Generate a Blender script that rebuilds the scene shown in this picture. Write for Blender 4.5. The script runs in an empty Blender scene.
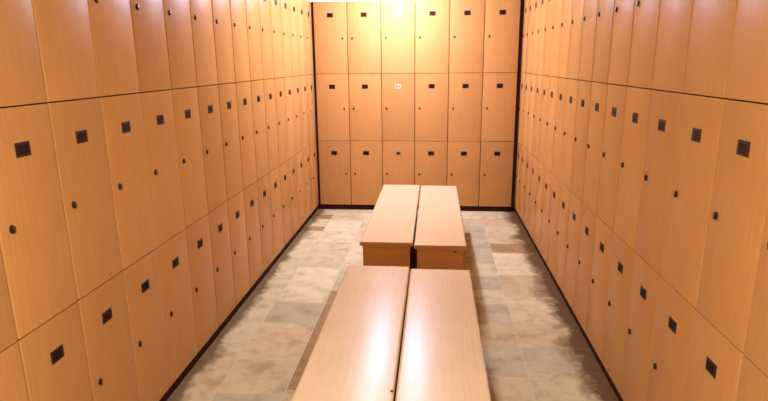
import bpy, bmesh, math, random
from mathutils import Matrix, Vector

random.seed(11)
scene = bpy.context.scene
COL = scene.collection
R = math.radians

# ------------------------------------------------------------------ helpers
def link(o):
    COL.objects.link(o)
    return o

def mesh_obj(name, bm, mats, parent=None, smooth=False):
    me = bpy.data.meshes.new(name)
    bmesh.ops.recalc_face_normals(bm, faces=bm.faces)
    bm.to_mesh(me)
    bm.free()
    for m in (mats if isinstance(mats, (list, tuple)) else [mats]):
        me.materials.append(m)
    if smooth:
        for p in me.polygons:
            p.use_smooth = True
        me.set_sharp_from_angle(angle=R(40))
    o = link(bpy.data.objects.new(name, me))
    if parent:
        o.parent = parent
    return o

def add_box(bm, x0, x1, y0, y1, z0, z1, mat=0):
    v = [bm.verts.new(p) for p in ((x0,y0,z0),(x1,y0,z0),(x1,y1,z0),(x0,y1,z0),
                                   (x0,y0,z1),(x1,y0,z1),(x1,y1,z1),(x0,y1,z1))]
    fs = []
    for f in ((0,3,2,1),(4,5,6,7),(0,1,5,4),(1,2,6,5),(2,3,7,6),(3,0,4,7)):
        fc = bm.faces.new([v[i] for i in f]); fc.material_index = mat
        fs.append(fc)
    return v, fs

def add_prism(bm, prof, axis, a, b, mat=0):
    """extrude a closed 2D outline along an axis ('z': prof is x,y; 'y': prof is x,z)"""
    def P(p, t):
        return (p[0], p[1], t) if axis == 'z' else (p[0], t, p[1])
    lo = [bm.verts.new(P(p, a)) for p in prof]
    hi = [bm.verts.new(P(p, b)) for p in prof]
    n = len(prof)
    bm.faces.new(lo[::-1]).material_index = mat
    bm.faces.new(hi).material_index = mat
    for i in range(n):
        bm.faces.new((lo[i], lo[(i+1) % n], hi[(i+1) % n], hi[i])).material_index = mat

def add_turned(bm, prof, n=20, mat=0):
    """revolve (radius, y) pairs about the y axis"""
    rings = []
    for r, y in prof:
        if r < 1e-6:
            rings.append([bm.verts.new((0, y, 0))])
        else:
            rings.append([bm.verts.new((r*math.cos(2*math.pi*k/n), y, r*math.sin(2*math.pi*k/n))) for k in range(n)])
    for a, b in zip(rings, rings[1:]):
        for k in range(n):
            if len(a) == 1 and len(b) == 1: continue
            if len(a) == 1: f = bm.faces.new((a[0], b[k], b[(k+1) % n]))
            elif len(b) == 1: f = bm.faces.new((a[k], a[(k+1) % n], b[0]))
            else: f = bm.faces.new((a[k], a[(k+1) % n], b[(k+1) % n], b[k]))
            f.material_index = mat

def empty(name, label, cat, group=None, loc=(0,0,0), rz=0):
    o = link(bpy.data.objects.new(name, None))
    o.location = loc
    o.rotation_euler = (0, 0, rz)
    o.empty_display_size = 0.1
    o['label'] = label; o['category'] = cat
    if group: o['group'] = group
    return o

def struct(name, bm, mats, smooth=False):
    o = mesh_obj(name, bm, mats, None, smooth)
    o['kind'] = 'structure'
    return o

# ------------------------------------------------------------------ materials
def new_mat(name):
    m = bpy.data.materials.new(name)
    m.use_nodes = True
    nt = m.node_tree
    return m, nt, nt.nodes['Principled BSDF']

def N(nt, t, **kw):
    n = nt.nodes.new(t)
    for k, v in kw.items():
        setattr(n, k, v)
    return n

def ramp(nt, stops):
    n = nt.nodes.new('ShaderNodeValToRGB')
    e = n.color_ramp.elements
    while len(e) < len(stops): e.new(0.5)
    for el, (p, c) in zip(e, stops):
        el.position = p; el.color = (*c, 1)
    return n

def wood(name, c0, c1, c2, stretch, rough=0.38, spec=0.5, vary=0.10, coat=0.0):
    """straight-grained veneer; stretch = noise scale along x, y, z (small along the grain)"""
    m, nt, b = new_mat(name)
    L = nt.links.new
    tc = N(nt, 'ShaderNodeTexCoord'); oi = N(nt, 'ShaderNodeObjectInfo')
    mul = N(nt, 'ShaderNodeMath', operation='MULTIPLY'); mul.inputs[1].default_value = 37.0
    L(oi.outputs['Random'], mul.inputs[0])
    add = N(nt, 'ShaderNodeVectorMath', operation='ADD')
    L(tc.outputs['Object'], add.inputs[0]); L(mul.outputs[0], add.inputs[1])
    mp = N(nt, 'ShaderNodeMapping'); mp.inputs['Scale'].default_value = stretch
    L(add.outputs[0], mp.inputs['Vector'])
    n1 = N(nt, 'ShaderNodeTexNoise'); n1.inputs['Scale'].default_value = 1.0
    n1.inputs['Detail'].default_value = 6; n1.inputs['Roughness'].default_value = 0.62
    L(mp.outputs[0], n1.inputs['Vector'])
    rp = ramp(nt, [(0.30, c0), (0.52, c1), (0.75, c2)])
    L(n1.outputs['Fac'], rp.inputs['Fac'])
    # broad cloudy figure of the veneer
    n2 = N(nt, 'ShaderNodeTexNoise'); n2.inputs['Scale'].default_value = 5.0
    n2.inputs['Detail'].default_value = 3
    L(add.outputs[0], n2.inputs['Vector'])
    mr = N(nt, 'ShaderNodeMapRange'); mr.inputs['To Min'].default_value = 0.93; mr.inputs['To Max'].default_value = 1.07
    L(n2.outputs['Fac'], mr.inputs['Value'])
    vr = N(nt, 'ShaderNodeMapRange'); vr.inputs['To Min'].default_value = 1 - vary; vr.inputs['To Max'].default_value = 1 + vary * 0.6
    L(oi.outputs['Random'], vr.inputs['Value'])
    mm = N(nt, 'ShaderNodeMath', operation='MULTIPLY')
    L(mr.outputs[0], mm.inputs[0]); L(vr.outputs[0], mm.inputs[1])
    sc = N(nt, 'ShaderNodeVectorMath', operation='SCALE')
    L(rp.outputs['Color'], sc.inputs[0]); L(mm.outputs[0], sc.inputs['Scale'])
    L(sc.outputs[0], b.inputs['Base Color'])
    b.inputs['Roughness'].default_value = rough
    b.inputs['Specular IOR Level'].default_value = spec
    b.inputs['Coat Weight'].default_value = coat
    b.inputs['Specular Tint'].default_value = (1.0, 0.86, 0.66, 1)
    b.inputs['Coat Roughness'].default_value = 0.2
    return m

def plain(name, col, rough=0.5, metal=0.0, spec=0.5, noise=0.0, scale=30):
    m, nt, b = new_mat(name)
    b.inputs['Base Color'].default_value = (*col, 1)
    b.inputs['Roughness'].default_value = rough
    b.inputs['Metallic'].default_value = metal
    b.inputs['Specular IOR Level'].default_value = spec
    if noise:
        tc = N(nt, 'ShaderNodeTexCoord')
        n = N(nt, 'ShaderNodeTexNoise'); n.inputs['Scale'].default_value = scale; n.inputs['Detail'].default_value = 4
        nt.links.new(tc.outputs['Object'], n.inputs['Vector'])
        rp = ramp(nt, [(0.3, tuple(c*(1-noise) for c in col)), (0.7, tuple(min(1, c*(1+noise)) for c in col))])
        nt.links.new(n.outputs['Fac'], rp.inputs['Fac'])
        nt.links.new(rp.outputs['Color'], b.inputs['Base Color'])
    return m

DOOR_WOOD = wood('door_veneer', (0.437,0.197,0.056), (0.465,0.216,0.064), (0.490,0.234,0.073), (130, 130, 5.0), rough=0.30, spec=0.07)
BENCH_WOOD = wood('bench_veneer', (0.55,0.365,0.20), (0.58,0.39,0.218), (0.61,0.41,0.232), (90, 4, 90), rough=0.30, spec=0.13, vary=0.04)
BOX_WOOD = wood('bench_box_veneer', (0.36,0.138,0.028), (0.385,0.150,0.032), (0.41,0.162,0.037), (5.0, 130, 130), rough=0.45, spec=0.15, vary=0.04)
CARCASS = plain('carcass_board', (0.05,0.010,0.003), 0.7, 0.0, 0.15, noise=0.2)
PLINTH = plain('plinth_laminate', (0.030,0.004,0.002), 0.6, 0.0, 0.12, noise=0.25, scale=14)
BRONZE = plain('plate_bronze', (0.034,0.014,0.004), 0.45, 0.35, 0.25, noise=0.25, scale=160)
BRONZE_D = plain('plate_face', (0.014,0.004,0.0015), 0.5, 0.0, 0.1, noise=0.3, scale=220)
BRASS = plain('plate_brass', (0.34,0.19,0.07), 0.34, 0.6, noise=0.2, scale=160)
SILVER = plain('plate_silver', (0.50,0.42,0.31), 0.4, 0.2, noise=0.12, scale=160)
PLATE_GLARE = plain('plate_glare_paint', (0.80,0.66,0.48), 0.4, 0.1, noise=0.05, scale=160)  # overexposed glare on one plate, put into its colour
INK = plain('plate_digits', (0.05,0.03,0.02), 0.5, noise=0.2)
LOCK_BLACK = plain('lock_black', (0.025,0.010,0.006), 0.4, 0.4, noise=0.2, scale=120)
CHROME = plain('lock_chrome', (0.65,0.58,0.50), 0.18, 1.0, noise=0.06, scale=150)
CREAM = plain('painted_plaster', (0.70,0.58,0.42), 0.8, noise=0.03, scale=6)
CEIL = plain('ceiling_paint', (0.50,0.44,0.34), 0.85, noise=0.02, scale=5)

# ------------------------------------------------------------------ measured room
WB, WS = 0.350, 0.2991                      # locker widths: back wall, side walls
ZS = (0.0584, 0.7710, 1.4776, 2.1980)       # door row limits from the floor
XL, XR = -0.0165, 2.1312                    # planes of the side doors at the back corner
ROT_R = 0.0046                              # the right run splays a touch
DEPTH = 0.46
CEIL_Z = 2.42
Y_FRONT = -7.4
CAM = Vector((1.25832529, -5.93774301, 1.59893661))
F_PX, YAW, PITCH, ROLL = 556.98, 0.0914, 0.2444, -0.0100

cy_, sy_ = math.cos(YAW), math.sin(YAW); cp_, sp_ = math.cos(PITCH), math.sin(PITCH)
FW = Vector((-sy_*cp_, cy_*cp_, -sp_)); RT = Vector((cy_, sy_, 0)); UP = RT.cross(FW)
RT2 = math.cos(ROLL)*RT + math.sin(ROLL)*UP
UP2 = -math.sin(ROLL)*RT + math.cos(ROLL)*UP

def in_frame(P, m=0):
    d = Vector(P) - CAM
    z = d.dot(FW)
    if z < 0.05: return False
    u = 384 + F_PX*d.dot(RT2)/z; v = 200.5 - F_PX*d.dot(UP2)/z
    return -m <= u <= 768+m and -m <= v <= 401+m

# ------------------------------------------------------------------ lockers
T_DOOR = 0.019
def door_mesh(w, h):
    """slab door, its upright edges rounded, its top and bottom edges square"""
    bm = bmesh.new()
    g, r, ry = 0.0019, 0.0055, 0.0125
    x0, x1 = -w/2 + g, w/2 - g
    prof = []
    for k in range(7):
        a = math.pi/2 * k/6
        prof.append((x0 + r - r*math.cos(a), ry - ry*math.sin(a)))
    for k in range(7):
        a = math.pi/2 * k/6
        prof.append((x1 - r + r*math.sin(a), ry - ry*math.cos(a)))
    prof += [(x1, T_DOOR), (x0, T_DOOR)]
    add_prism(bm, prof, 'z', 0.0024, h - 0.0024)
    return bm

def carcass_mesh(w, h):
    """open-fronted box behind the door"""
    bm = bmesh.new()
    y0, y1, t = T_DOOR + 0.002, DEPTH - 0.01, 0.012
    a, b = -w/2 + 0.0004, w/2 - 0.0004
    add_box(bm, a, a+t, y0, y1, 0.0004, h-0.0004)
    add_box(bm, b-t, b, y0, y1, 0.0004, h-0.0004)
    add_box(bm, a+t, b-t, y0, y1, 0.0004, t)
    add_box(bm, a+t, b-t, y0, y1, h-t, h-0.0004)
    add_box(bm, a+t, b-t, y1-0.006, y1, t, h-t)
    return bm

def plate_mesh(kind):
    bm = bmesh.new()
    w, h = 0.064, 0.045
    add_box(bm, -w/2, w/2, -0.0022, 0.0, -h/2, h/2, 0)
    bmesh.ops.bevel(bm, geom=[e for e in bm.edges], offset=0.0008, segments=1, affect='EDGES')
    if kind == 'bronze':                     # darker engraved field inside the rim
        add_box(bm, -w/2+0.010, w/2-0.010, -0.0026, -0.0020, -h/2+0.007, h/2-0.009, 1)
    elif kind == 'silver':                   # two worn dark figures, too small to read
        for cx, rr in ((-0.014, 0.013), (0.012, 0.010)):
            n = 14
            for k in range(n):
                a0, a1 = 2*math.pi*k/n, 2*math.pi*(k+1)/n
                q = []
                for rad in (rr, rr*0.45):
                    q.append([(cx + rad*0.75*math.cos(a), -0.0027, rad*1.15*math.sin(a)) for a in (a0, a1)])
                vs = [bm.verts.new(p) for p in (q[0][0], q[0][1], q[1][1], q[1][0])]
                bm.faces.new(vs).material_index = 1
    elif kind == 'brass':
        add_box(bm, -w/2+0.016, w/2-0.016, -0.0026, -0.0020, -h/2+0.010, h/2-0.010, 1)
    return bm

def lock_mesh():
    bm = bmesh.new()
    add_turned(bm, [(0.0, 0.0), (0.0105, 0.0), (0.0105, -0.002), (0.0095, -0.003)], mat=1)
    add_turned(bm, [(0.0095, -0.003), (0.0090, -0.0085), (0.0078, -0.0095), (0.0, -0.0096)], mat=1)
    add_box(bm, -0.0009, 0.0009, -0.0100, -0.0095, -0.0045, 0.0045, 0)
    bmesh.ops.scale(bm, vec=(1.0, 0.8, 1.28), verts=bm.verts)
    return bm

PLATE_MATS = {'bronze': [BRONZE, BRONZE_D], 'silver': [SILVER, INK], 'brass': [BRASS, BRONZE], 'pale': [PLATE_GLARE, PLATE_GLARE]}
protos = {}
def make_locker(w, h, plate, lock_side):
    """a locker kind: body, door > number plate, lock; built once, then copied"""
    t = empty('locker', '', 'locker')
    mesh_obj('body', carcass_mesh(w, h), CARCASS, t)
    d = mesh_obj('door', door_mesh(w, h), DOOR_WOOD, t, smooth=True)
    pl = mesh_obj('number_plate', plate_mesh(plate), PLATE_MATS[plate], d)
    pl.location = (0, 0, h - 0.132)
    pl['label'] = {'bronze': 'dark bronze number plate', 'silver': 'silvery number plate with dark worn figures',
                   'brass': 'brassy number plate', 'pale': 'pale glare-painted number plate'}[plate]
    lk = mesh_obj('lock', lock_mesh(), [CHROME, LOCK_BLACK], d, smooth=True)
    lk.location = (lock_side*(w/2 - 0.050), 0, h - 0.362)
    lk['label'] = 'small round dark metal cam lock'
    return t

def copy_tree(o, parent=None):
    c = o.copy(); COL.objects.link(c)
    if parent: c.parent = parent
    for ch in list(o.children):
        copy_tree(ch, c)
    return c

def place_locker(w, h, plate, lock_side, loc, rz, label, group):
    key = (round(w, 4), round(h, 4), plate, lock_side)
    if key not in protos:
        t = protos[key] = make_locker(w, h, plate, lock_side)
    else:
        t = copy_tree(protos[key])
    t.location = loc; t.rotation_euler = (0, 0, rz)
    t['label'] = label; t['group'] = group
    return t

ROW = ('bottom', 'middle', 'top')
ORD = ('first','second','third','fourth','fifth','sixth','seventh','eighth','ninth','tenth','eleventh','twelfth',
       'thirteenth','fourteenth','fifteenth','sixteenth','seventeenth','eighteenth')

# back wall: six columns, three rows
for c in range(6):
    for r in range(3):
        h = ZS[r+1] - ZS[r]
        plate = 'bronze'
        note = 'dark number plate'
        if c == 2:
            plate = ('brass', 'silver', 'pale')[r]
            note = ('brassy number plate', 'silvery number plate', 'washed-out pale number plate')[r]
        side = 1 if c == 0 else -1
        if c == 0: note = 'lock on its right edge'
        lab = 'wooden locker, %s, back wall %s row, %s from the left corner' % (note, ROW[r], ORD[c])
        if c == 5: lab = 'wooden locker, dark number plate, back wall %s row, against the right corner' % ROW[r]
        place_locker(WB, h, plate, side, ((c+0.5)*WB, 0, ZS[r]), 0, lab, 'lockers along the back wall')

def side_run(side):
    if side == 'left':
        y0, ws, back = -4.1753, WS, -0.006
        plane = lambda y: XL
        rz, sgn = R(90), -1
    else:
        y0, ws, back = -4.1020, 0.2973, -0.012
        plane = lambda y: XR - ROT_R*y
        rz, sgn = R(-90) + math.atan(ROT_R), 1
    lo_y = 0
    for i in range(13, -5, -1):
        a, b = y0 + i*ws, min(y0 + (i+1)*ws, back)
        for r in range(3):
            # only the lockers of which the photograph shows something
            vis = any(in_frame((plane(a), a + (b-a)*s/8, ZS[r] + (ZS[r+1]-ZS[r])*t/12), 2) for s in range(9) for t in range(13))
            if not vis: continue
            w = b - a if i == 13 else ws
            n = 13 - i
            lab = 'wooden locker, %s wall %s row, %s out from the back corner' % (side, ROW[r], ORD[n])
            ym = (a+b)/2
            place_locker(w, ZS[r+1]-ZS[r], 'bronze', -1, (plane(ym), ym, ZS[r]), rz, lab,
                         'lockers along the %s wall' % side)
            lo_y = min(lo_y, a)
    return lo_y
endL = side_run('left')
endR = side_run('right')

# ------------------------------------------------------------------ benches
def bench_top(w, l, t):
    bm = bmesh.new()
    r = 0.011
    pts = []
    for cx, cz, a0 in ((w/2-r, t-r, 0), (-w/2+r, t-r, 90), (-w/2+0.004, 0.004, 180), (w/2-0.004, 0.004, 270)):
        rr = r if cz > 0.01 else 0.004
        for k in range(6):
            a = R(a0 + 90*k/5)
            pts.append((cx + rr*math.cos(a), cz + rr*math.sin(a)))
    add_prism(bm, pts, 'y', -l/2, l/2)
    ends = [e for e in bm.edges if abs(e.verts[0].co.y - e.verts[1].co.y) < 1e-6 and e.verts[0].co.z > t-0.0005 and e.verts[1].co.z > t-0.0005]
    bmesh.ops.bevel(bm, geom=ends, offset=0.0025, segments=2, affect='EDGES')
    bm.normal_update()
    for f in bm.faces:                       # end faces in darker box wood, shade put into the colour
        if abs(f.normal.y) > 0.9: f.material_index = 1
    return bm

def make_bench(x0, x1, yb, yf, label, lock):
    H, T = 0.45, 0.026
    w, l = x1-x0, yb-yf
    t = empty('storage_bench', label, 'bench', 'storage benches down the middle', ((x0+x1)/2, (yb+yf)/2, 0))
    tp = mesh_obj('bench_top', bench_top(w, l, T), [BENCH_WOOD, BOX_WOOD], t, smooth=True)
    tp.location = (0, 0, H-T)
    bm = bmesh.new()
    bx, by = w/2 - 0.020, l/2 - 0.013
    zt = H - T - 0.003
    add_box(bm, -bx, bx, -by, by, 0.05, zt - 0.022)
    add_box(bm, -bx+0.003, bx-0.003, -by+0.003, by-0.003, zt-0.022, zt-0.018)
    add_box(bm, -bx-0.002, bx+0.002, -by-0.002, by+0.002, zt-0.018, zt+0.003)
    mesh_obj('box', bm, BOX_WOOD, t)
    bm = bmesh.new()
    add_box(bm, -bx+0.02, bx-0.02, -by+0.02, by-0.02, 0.0, 0.05)
    mesh_obj('plinth', bm, PLINTH, t)
    if lock == 'front':
        bm = bmesh.new()
        add_box(bm, -0.030, -0.004, -0.004, 0, -0.012, 0.012, 0)
        add_box(bm, 0.012, 0.024, -0.004, 0, -0.006, 0.006, 0)
        bmesh.ops.bevel(bm, geom=list(bm.edges), offset=0.001, segments=1, affect='EDGES')
        add_turned(bm, [(0.0,0.0),(0.0065,0.0),(0.0065,-0.008),(0.005,-0.0095),(0.0,-0.0095)], 18, 1)
        o = mesh_obj('lock', bm, [CHROME, LOCK_BLACK], t)
        o.location = (bx-0.055, -by-0.002, zt-0.012)
        o['label'] = 'chrome latch plate with black key cylinder'
    elif lock == 'peg':
        bm = bmesh.new()
        add_turned(bm, [(0.0,0.0),(0.0055,0.0),(0.0055,-0.004),(0.004,-0.0055),(0.0,-0.0058)], 14, 0)
        o = mesh_obj('lock', bm, [LOCK_BLACK], t)
        o.rotation_euler = (R(-90), R(0), 0)
        o.location = (w/2 - 0.0095, -4.168 - (yb+yf)/2, H - 0.0015)
        o['label'] = 'tiny dark peg in the rounded edge'
    return t

make_bench(0.7765, 1.1270, -0.722, -2.478, 'light wooden bench half by the back wall, next to the left lockers', None)
make_bench(1.1370, 1.4745, -0.747, -2.523, 'light wooden bench half by the back wall, with chrome latch under its lid', 'front')
make_bench(0.7665, 1.1262, -2.914, -4.690, 'nearest light wooden bench half on the left, dark peg in its inner edge', 'peg')
make_bench(1.1322, 1.4690, -2.946, -4.722, 'nearest light wooden bench half on the right, its top plain', None)

# ------------------------------------------------------------------ floor: laid stone, irregular rows
def tile_material():
    m, nt, b = new_mat('stone_flags')
    L = nt.links.new
    at = N(nt, 'ShaderNodeAttribute', attribute_name='tint')
    tc = N(nt, 'ShaderNodeTexCoord')
    ta = N(nt, 'ShaderNodeVectorMath', operation='MULTIPLY_ADD')
    ta.inputs[1].default_value = (19, 23, 7)
    L(at.outputs['Vector'], ta.inputs[0]); L(tc.outputs['Object'], ta.inputs[2])
    mp = N(nt, 'ShaderNodeMapping'); mp.inputs['Scale'].default_value = (5.5, 6.5, 5)
    L(ta.outputs[0], mp.inputs['Vector'])
    n1 = N(nt, 'ShaderNodeTexNoise'); n1.inputs['Scale'].default_value = 1.3; n1.inputs['Detail'].default_value = 8
    n1.inputs['Roughness'].default_value = 0.66; n1.inputs['Distortion'].default_value = 0.1
    L(mp.outputs[0], n1.inputs['Vector'])
    r1 = ramp(nt, [(0.26, (0.66,0.57,0.47)), (0.50, (0.98,0.97,0.95)), (0.74, (1.13,1.12,1.09))])
    L(n1.outputs['Fac'], r1.inputs['Fac'])
    mx = N(nt, 'ShaderNodeMix', data_type='RGBA', blend_type='MULTIPLY'); mx.inputs['Factor'].default_value = 1.0
    L(at.outputs['Color'], mx.inputs['A']); L(r1.outputs['Color'], mx.inputs['B'])
    # brown scuffs and wear with their own shapes
    n2 = N(nt, 'ShaderNodeTexNoise'); n2.inputs['Scale'].default_value = 3.1; n2.inputs['Detail'].default_value = 7
    n2.inputs['Roughness'].default_value = 0.7
    L(tc.outputs['Object'], n2.inputs['Vector'])
    r2 = ramp(nt, [(0.56, (0,0,0)), (0.72, (1,1,1))])
    L(n2.outputs['Fac'], r2.inputs['Fac'])
    f2 = N(nt, 'ShaderNodeMath', operation='MULTIPLY'); f2.inputs[1].default_value = 0.55
    L(r2.outputs['Color'], f2.inputs[0])
    m2 = N(nt, 'ShaderNodeMix', data_type='RGBA')
    L(f2.outputs[0], m2.inputs['Factor']); L(mx.outputs['Result'], m2.inputs['A']); m2.inputs['B'].default_value = (0.33,0.18,0.08,1)
    # ragged band along the plinths, dirt plus painted shade (its edge follows noise)
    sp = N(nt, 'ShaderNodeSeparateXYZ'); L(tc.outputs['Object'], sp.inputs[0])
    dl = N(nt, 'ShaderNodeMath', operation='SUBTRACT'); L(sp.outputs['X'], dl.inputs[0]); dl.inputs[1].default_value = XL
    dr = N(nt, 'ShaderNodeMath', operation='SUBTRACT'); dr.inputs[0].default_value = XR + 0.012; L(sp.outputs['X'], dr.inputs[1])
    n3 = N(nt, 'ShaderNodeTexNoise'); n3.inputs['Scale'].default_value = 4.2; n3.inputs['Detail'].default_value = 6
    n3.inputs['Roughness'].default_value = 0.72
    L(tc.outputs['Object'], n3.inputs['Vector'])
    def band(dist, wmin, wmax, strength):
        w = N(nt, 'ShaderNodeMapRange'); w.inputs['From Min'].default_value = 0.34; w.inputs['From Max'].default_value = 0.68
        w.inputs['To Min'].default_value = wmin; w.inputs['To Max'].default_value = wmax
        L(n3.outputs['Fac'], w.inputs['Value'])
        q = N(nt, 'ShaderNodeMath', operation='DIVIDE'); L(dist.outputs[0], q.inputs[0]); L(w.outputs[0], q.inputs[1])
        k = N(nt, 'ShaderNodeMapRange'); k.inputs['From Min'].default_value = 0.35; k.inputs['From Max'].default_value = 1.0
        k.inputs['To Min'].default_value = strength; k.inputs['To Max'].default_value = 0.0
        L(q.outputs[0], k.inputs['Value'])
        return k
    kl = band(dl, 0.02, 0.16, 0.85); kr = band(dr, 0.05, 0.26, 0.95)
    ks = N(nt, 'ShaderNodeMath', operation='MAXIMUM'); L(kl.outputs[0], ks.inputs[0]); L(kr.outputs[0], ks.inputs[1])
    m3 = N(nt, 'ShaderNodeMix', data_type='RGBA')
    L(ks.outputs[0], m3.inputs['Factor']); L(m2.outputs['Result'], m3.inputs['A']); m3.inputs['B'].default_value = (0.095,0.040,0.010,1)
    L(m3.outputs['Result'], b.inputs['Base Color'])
    b.inputs['Roughness'].default_value = 0.7
    b.inputs['Specular IOR Level'].default_value = 0.12
    bp = N(nt, 'ShaderNodeBump'); bp.inputs['Strength'].default_value = 0.12; bp.inputs['Distance'].default_value = 0.01
    L(n1.outputs['Fac'], bp.inputs['Height']); L(bp.outputs[0], b.inputs['Normal'])
    return m

STONE = tile_material()
GROUT = plain('grout', (0.50,0.39,0.26), 0.8, noise=0.15, scale=40)
BEIGE, GREY, TAN, DARK, LIGHT = (0.525,0.412,0.228), (0.425,0.345,0.205), (0.490,0.362,0.190), (0.31,0.187,0.076), (0.565,0.458,0.265)
def build_floor():
    bm = bmesh.new()
    lay = bm.loops.layers.color.new('tint') if False else bm.loops.layers.float_color.new('tint')
    def quad(x0, x1, y0, y1, z, tint, mi):
        vs = [bm.verts.new((x0,y0,z)), bm.verts.new((x1,y0,z)), bm.verts.new((x1,y1,z)), bm.verts.new((x0,y1,z))]
        f = bm.faces.new(vs); f.material_index = mi
        for l in f.loops: l[lay] = (*tint, 1)
    rnd = random.Random(5)
    tones = (BEIGE, GREY, TAN, BEIGE, LIGHT, GREY)
    # columns: x limits and row breaks (distance from the back wall) with the tone of each stone
    cols = [
      (-0.50, 0.185, [(0.5,BEIGE),(-0.21,DARK),(-0.385,BEIGE),(-0.66,DARK),(-0.81,BEIGE),(-1.42,LIGHT),(-2.06,BEIGE),(-2.77,BEIGE),(-3.22,TAN),(-3.75,BEIGE),(-4.4,TAN)]),
      (0.185, 0.530, [(0.5,LIGHT),(-0.45,LIGHT),(-0.80,LIGHT),(-1.15,BEIGE),(-1.80,LIGHT),(-2.46,GREY),(-2.77,TAN),(-3.225,TAN),(-3.55,GREY),(-4.1,TAN)]),
      (0.530, 0.96,  [(0.5,LIGHT),(-0.52,BEIGE),(-1.1,LIGHT),(-1.75,GREY),(-2.25,DARK),(-3.5,TAN),(-4.2,GREY)]),
      (0.96, 1.36,   [(0.5,LIGHT),(-0.7,BEIGE),(-1.3,TAN),(-1.9,GREY),(-2.6,TAN),(-3.2,BEIGE),(-4.0,TAN)]),
      (1.36, 1.762,  [(0.5,LIGHT),(-0.28,BEIGE),(-0.55,GREY),(-0.83,GREY),(-1.12,GREY),(-1.62,BEIGE),(-1.90,GREY),(-2.16,BEIGE),(-2.40,GREY),(-2.68,TAN),(-3.0,GREY),(-3.3,TAN),(-3.9,GREY)]),
      (1.762, 2.60,  [(0.5,LIGHT),(-0.28,TAN),(-0.52,BEIGE),(-0.82,TAN),(-1.10,DARK),(-1.35,LIGHT),(-1.86,TAN),(-2.27,BEIGE),(-2.68,TAN),(-2.98,GREY),(-3.23,BEIGE),(-3.7,TAN)]),
    ]
    g, gy = 0.0020, 0.0005
    for x0, x1, rows in cols:
        y = [r[0] for r in rows]
        while y[-1] > Y_FRONT:
            y.append(y[-1] - rnd.uniform(0.3, 0.6))
        y[-1] = Y_FRONT
        for k in range(len(y)-1):
            tn = rows[k][1] if k < len(rows) else rnd.choice(tones)
            j = rnd.uniform(0.94, 1.06)
            quad(x0+g, x1-g, y[k+1]+gy, y[k]-gy, 0.0, tuple(c*j for c in tn), 0)
    add_box(bm, -0.50, 2.60, Y_FRONT, 0.5, -0.05, -0.0008, 1)
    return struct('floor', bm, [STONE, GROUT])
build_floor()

# ------------------------------------------------------------------ shell
bm = bmesh.new(); add_box(bm, -0.56, 2.66, Y_FRONT-0.06, 0.56, CEIL_Z, CEIL_Z+0.06); struct('ceiling', bm, CEIL)
bm = bmesh.new(); add_box(bm, -0.56, 2.66, 0.5, 0.56, -0.05, CEIL_Z); struct('wall_back', bm, CREAM)
bm = bmesh.new(); add_box(bm, -0.56, 2.66, Y_FRONT-0.06, Y_FRONT, -0.05, CEIL_Z); struct('wall_front', bm, CREAM)
bm = bmesh.new()
add_box(bm, -0.56, -0.50, Y_FRONT, 0.5, -0.05, CEIL_Z)
add_box(bm, -0.50, XL, Y_FRONT, endL-0.004, 0, CEIL_Z)
struct('wall_left', bm, CREAM)
bm = bmesh.new()
add_box(bm, 2.62, 2.66, Y_FRONT, 0.5, -0.05, CEIL_Z)
add_box(bm, XR - ROT_R*endR, 2.62, Y_FRONT, endR-0.004, 0, CEIL_Z)
struct('wall_right', bm, CREAM)

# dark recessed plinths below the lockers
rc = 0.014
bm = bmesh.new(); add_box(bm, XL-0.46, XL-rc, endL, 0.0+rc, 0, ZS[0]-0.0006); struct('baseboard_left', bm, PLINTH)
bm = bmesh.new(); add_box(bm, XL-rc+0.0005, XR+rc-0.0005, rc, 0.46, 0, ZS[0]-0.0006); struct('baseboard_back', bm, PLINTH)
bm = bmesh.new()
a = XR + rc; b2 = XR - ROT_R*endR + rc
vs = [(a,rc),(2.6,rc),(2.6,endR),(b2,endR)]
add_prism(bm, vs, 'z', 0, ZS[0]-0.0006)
struct('baseboard_right', bm, PLINTH)

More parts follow.
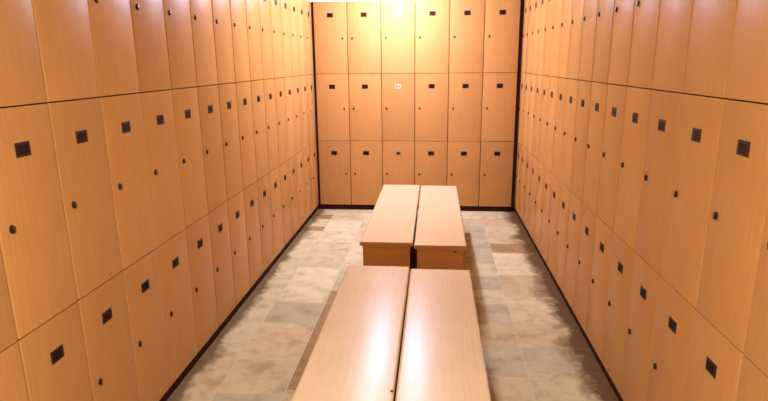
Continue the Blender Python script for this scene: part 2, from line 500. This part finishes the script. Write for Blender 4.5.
# dark filler strips in the two inner corners, and the painted bulkhead above the lockers
bm = bmesh.new(); add_box(bm, XL+0.001, -0.0005, 0.012, 0.03, ZS[0], ZS[3]); struct('trim_1', bm, PLINTH)
bm = bmesh.new(); add_box(bm, 2.1005, XR+0.0, 0.012, 0.03, ZS[0], ZS[3]); struct('trim_2', bm, PLINTH)
bm = bmesh.new()
zb = ZS[3] + 0.001
add_box(bm, -0.50, XL-0.002, endL, 0.50, zb, CEIL_Z)
add_box(bm, XL-0.002, 2.1335, 0.002, 0.50, zb, CEIL_Z)
add_prism(bm, [(2.1335,0.50),(2.62,0.50),(2.62,endR),(XR-ROT_R*endR+0.002,endR)], 'z', zb, CEIL_Z)
struct('trim_3', bm, CREAM)

# ------------------------------------------------------------------ ceiling lamps
def lamp(x, y, power, size=0.13, col=(1.0, 0.92, 0.80), spread=180):
    l = bpy.data.lights.new('downlight', 'AREA')
    l.shape = 'DISK'; l.size = size; l.energy = power; l.color = col
    l.spread = R(spread)
    o = link(bpy.data.objects.new('downlight', l))
    o.location = (x, y, CEIL_Z - 0.012)
    return o
def bulb(x, y, power, col=(1.0, 1.02, 1.12)):
    l = bpy.data.lights.new('ceiling_bulb', 'POINT')
    l.energy = power; l.color = col; l.shadow_soft_size = 0.05
    o = link(bpy.data.objects.new('ceiling_bulb', l))
    o.location = (x, y, CEIL_Z - 0.07)
    return o
bulb(0.87, -0.54, 63, col=(1.0, 1.10, 1.75))
lamp(0.87, -0.75, 26, col=(1.0, 1.10, 1.75))
bulb(0.86, -1.75, 56, col=(1.0, 1.08, 1.26))
lamp(0.98, -5.9, 90, col=(1.0, 1.01, 1.04))

w = bpy.data.worlds.new('World'); scene.world = w
w.use_nodes = True
w.node_tree.nodes['Background'].inputs['Color'].default_value = (0.9, 0.8, 0.7, 1)
w.node_tree.nodes['Background'].inputs['Strength'].default_value = 0.02

# ------------------------------------------------------------------ camera
cam = bpy.data.cameras.new('Camera')
cam.sensor_width = 36.0; cam.sensor_fit = 'HORIZONTAL'
cam.lens = F_PX / 768 * 36.0
cam.clip_start = 0.05; cam.clip_end = 60
co = link(bpy.data.objects.new('Camera', cam))
M = Matrix((( RT2.x, UP2.x, -FW.x, CAM.x), (RT2.y, UP2.y, -FW.y, CAM.y), (RT2.z, UP2.z, -FW.z, CAM.z), (0,0,0,1)))
co.matrix_world = M
scene.camera = co

vs = scene.view_settings
vs.view_transform = 'Standard'; vs.look = 'None'; vs.gamma = 1.0; vs.use_curve_mapping = False
vs.exposure = -0.04
try:
    scene.cycles.max_bounces = 10; scene.cycles.diffuse_bounces = 6
    scene.cycles.use_denoising = True
except Exception:
    pass
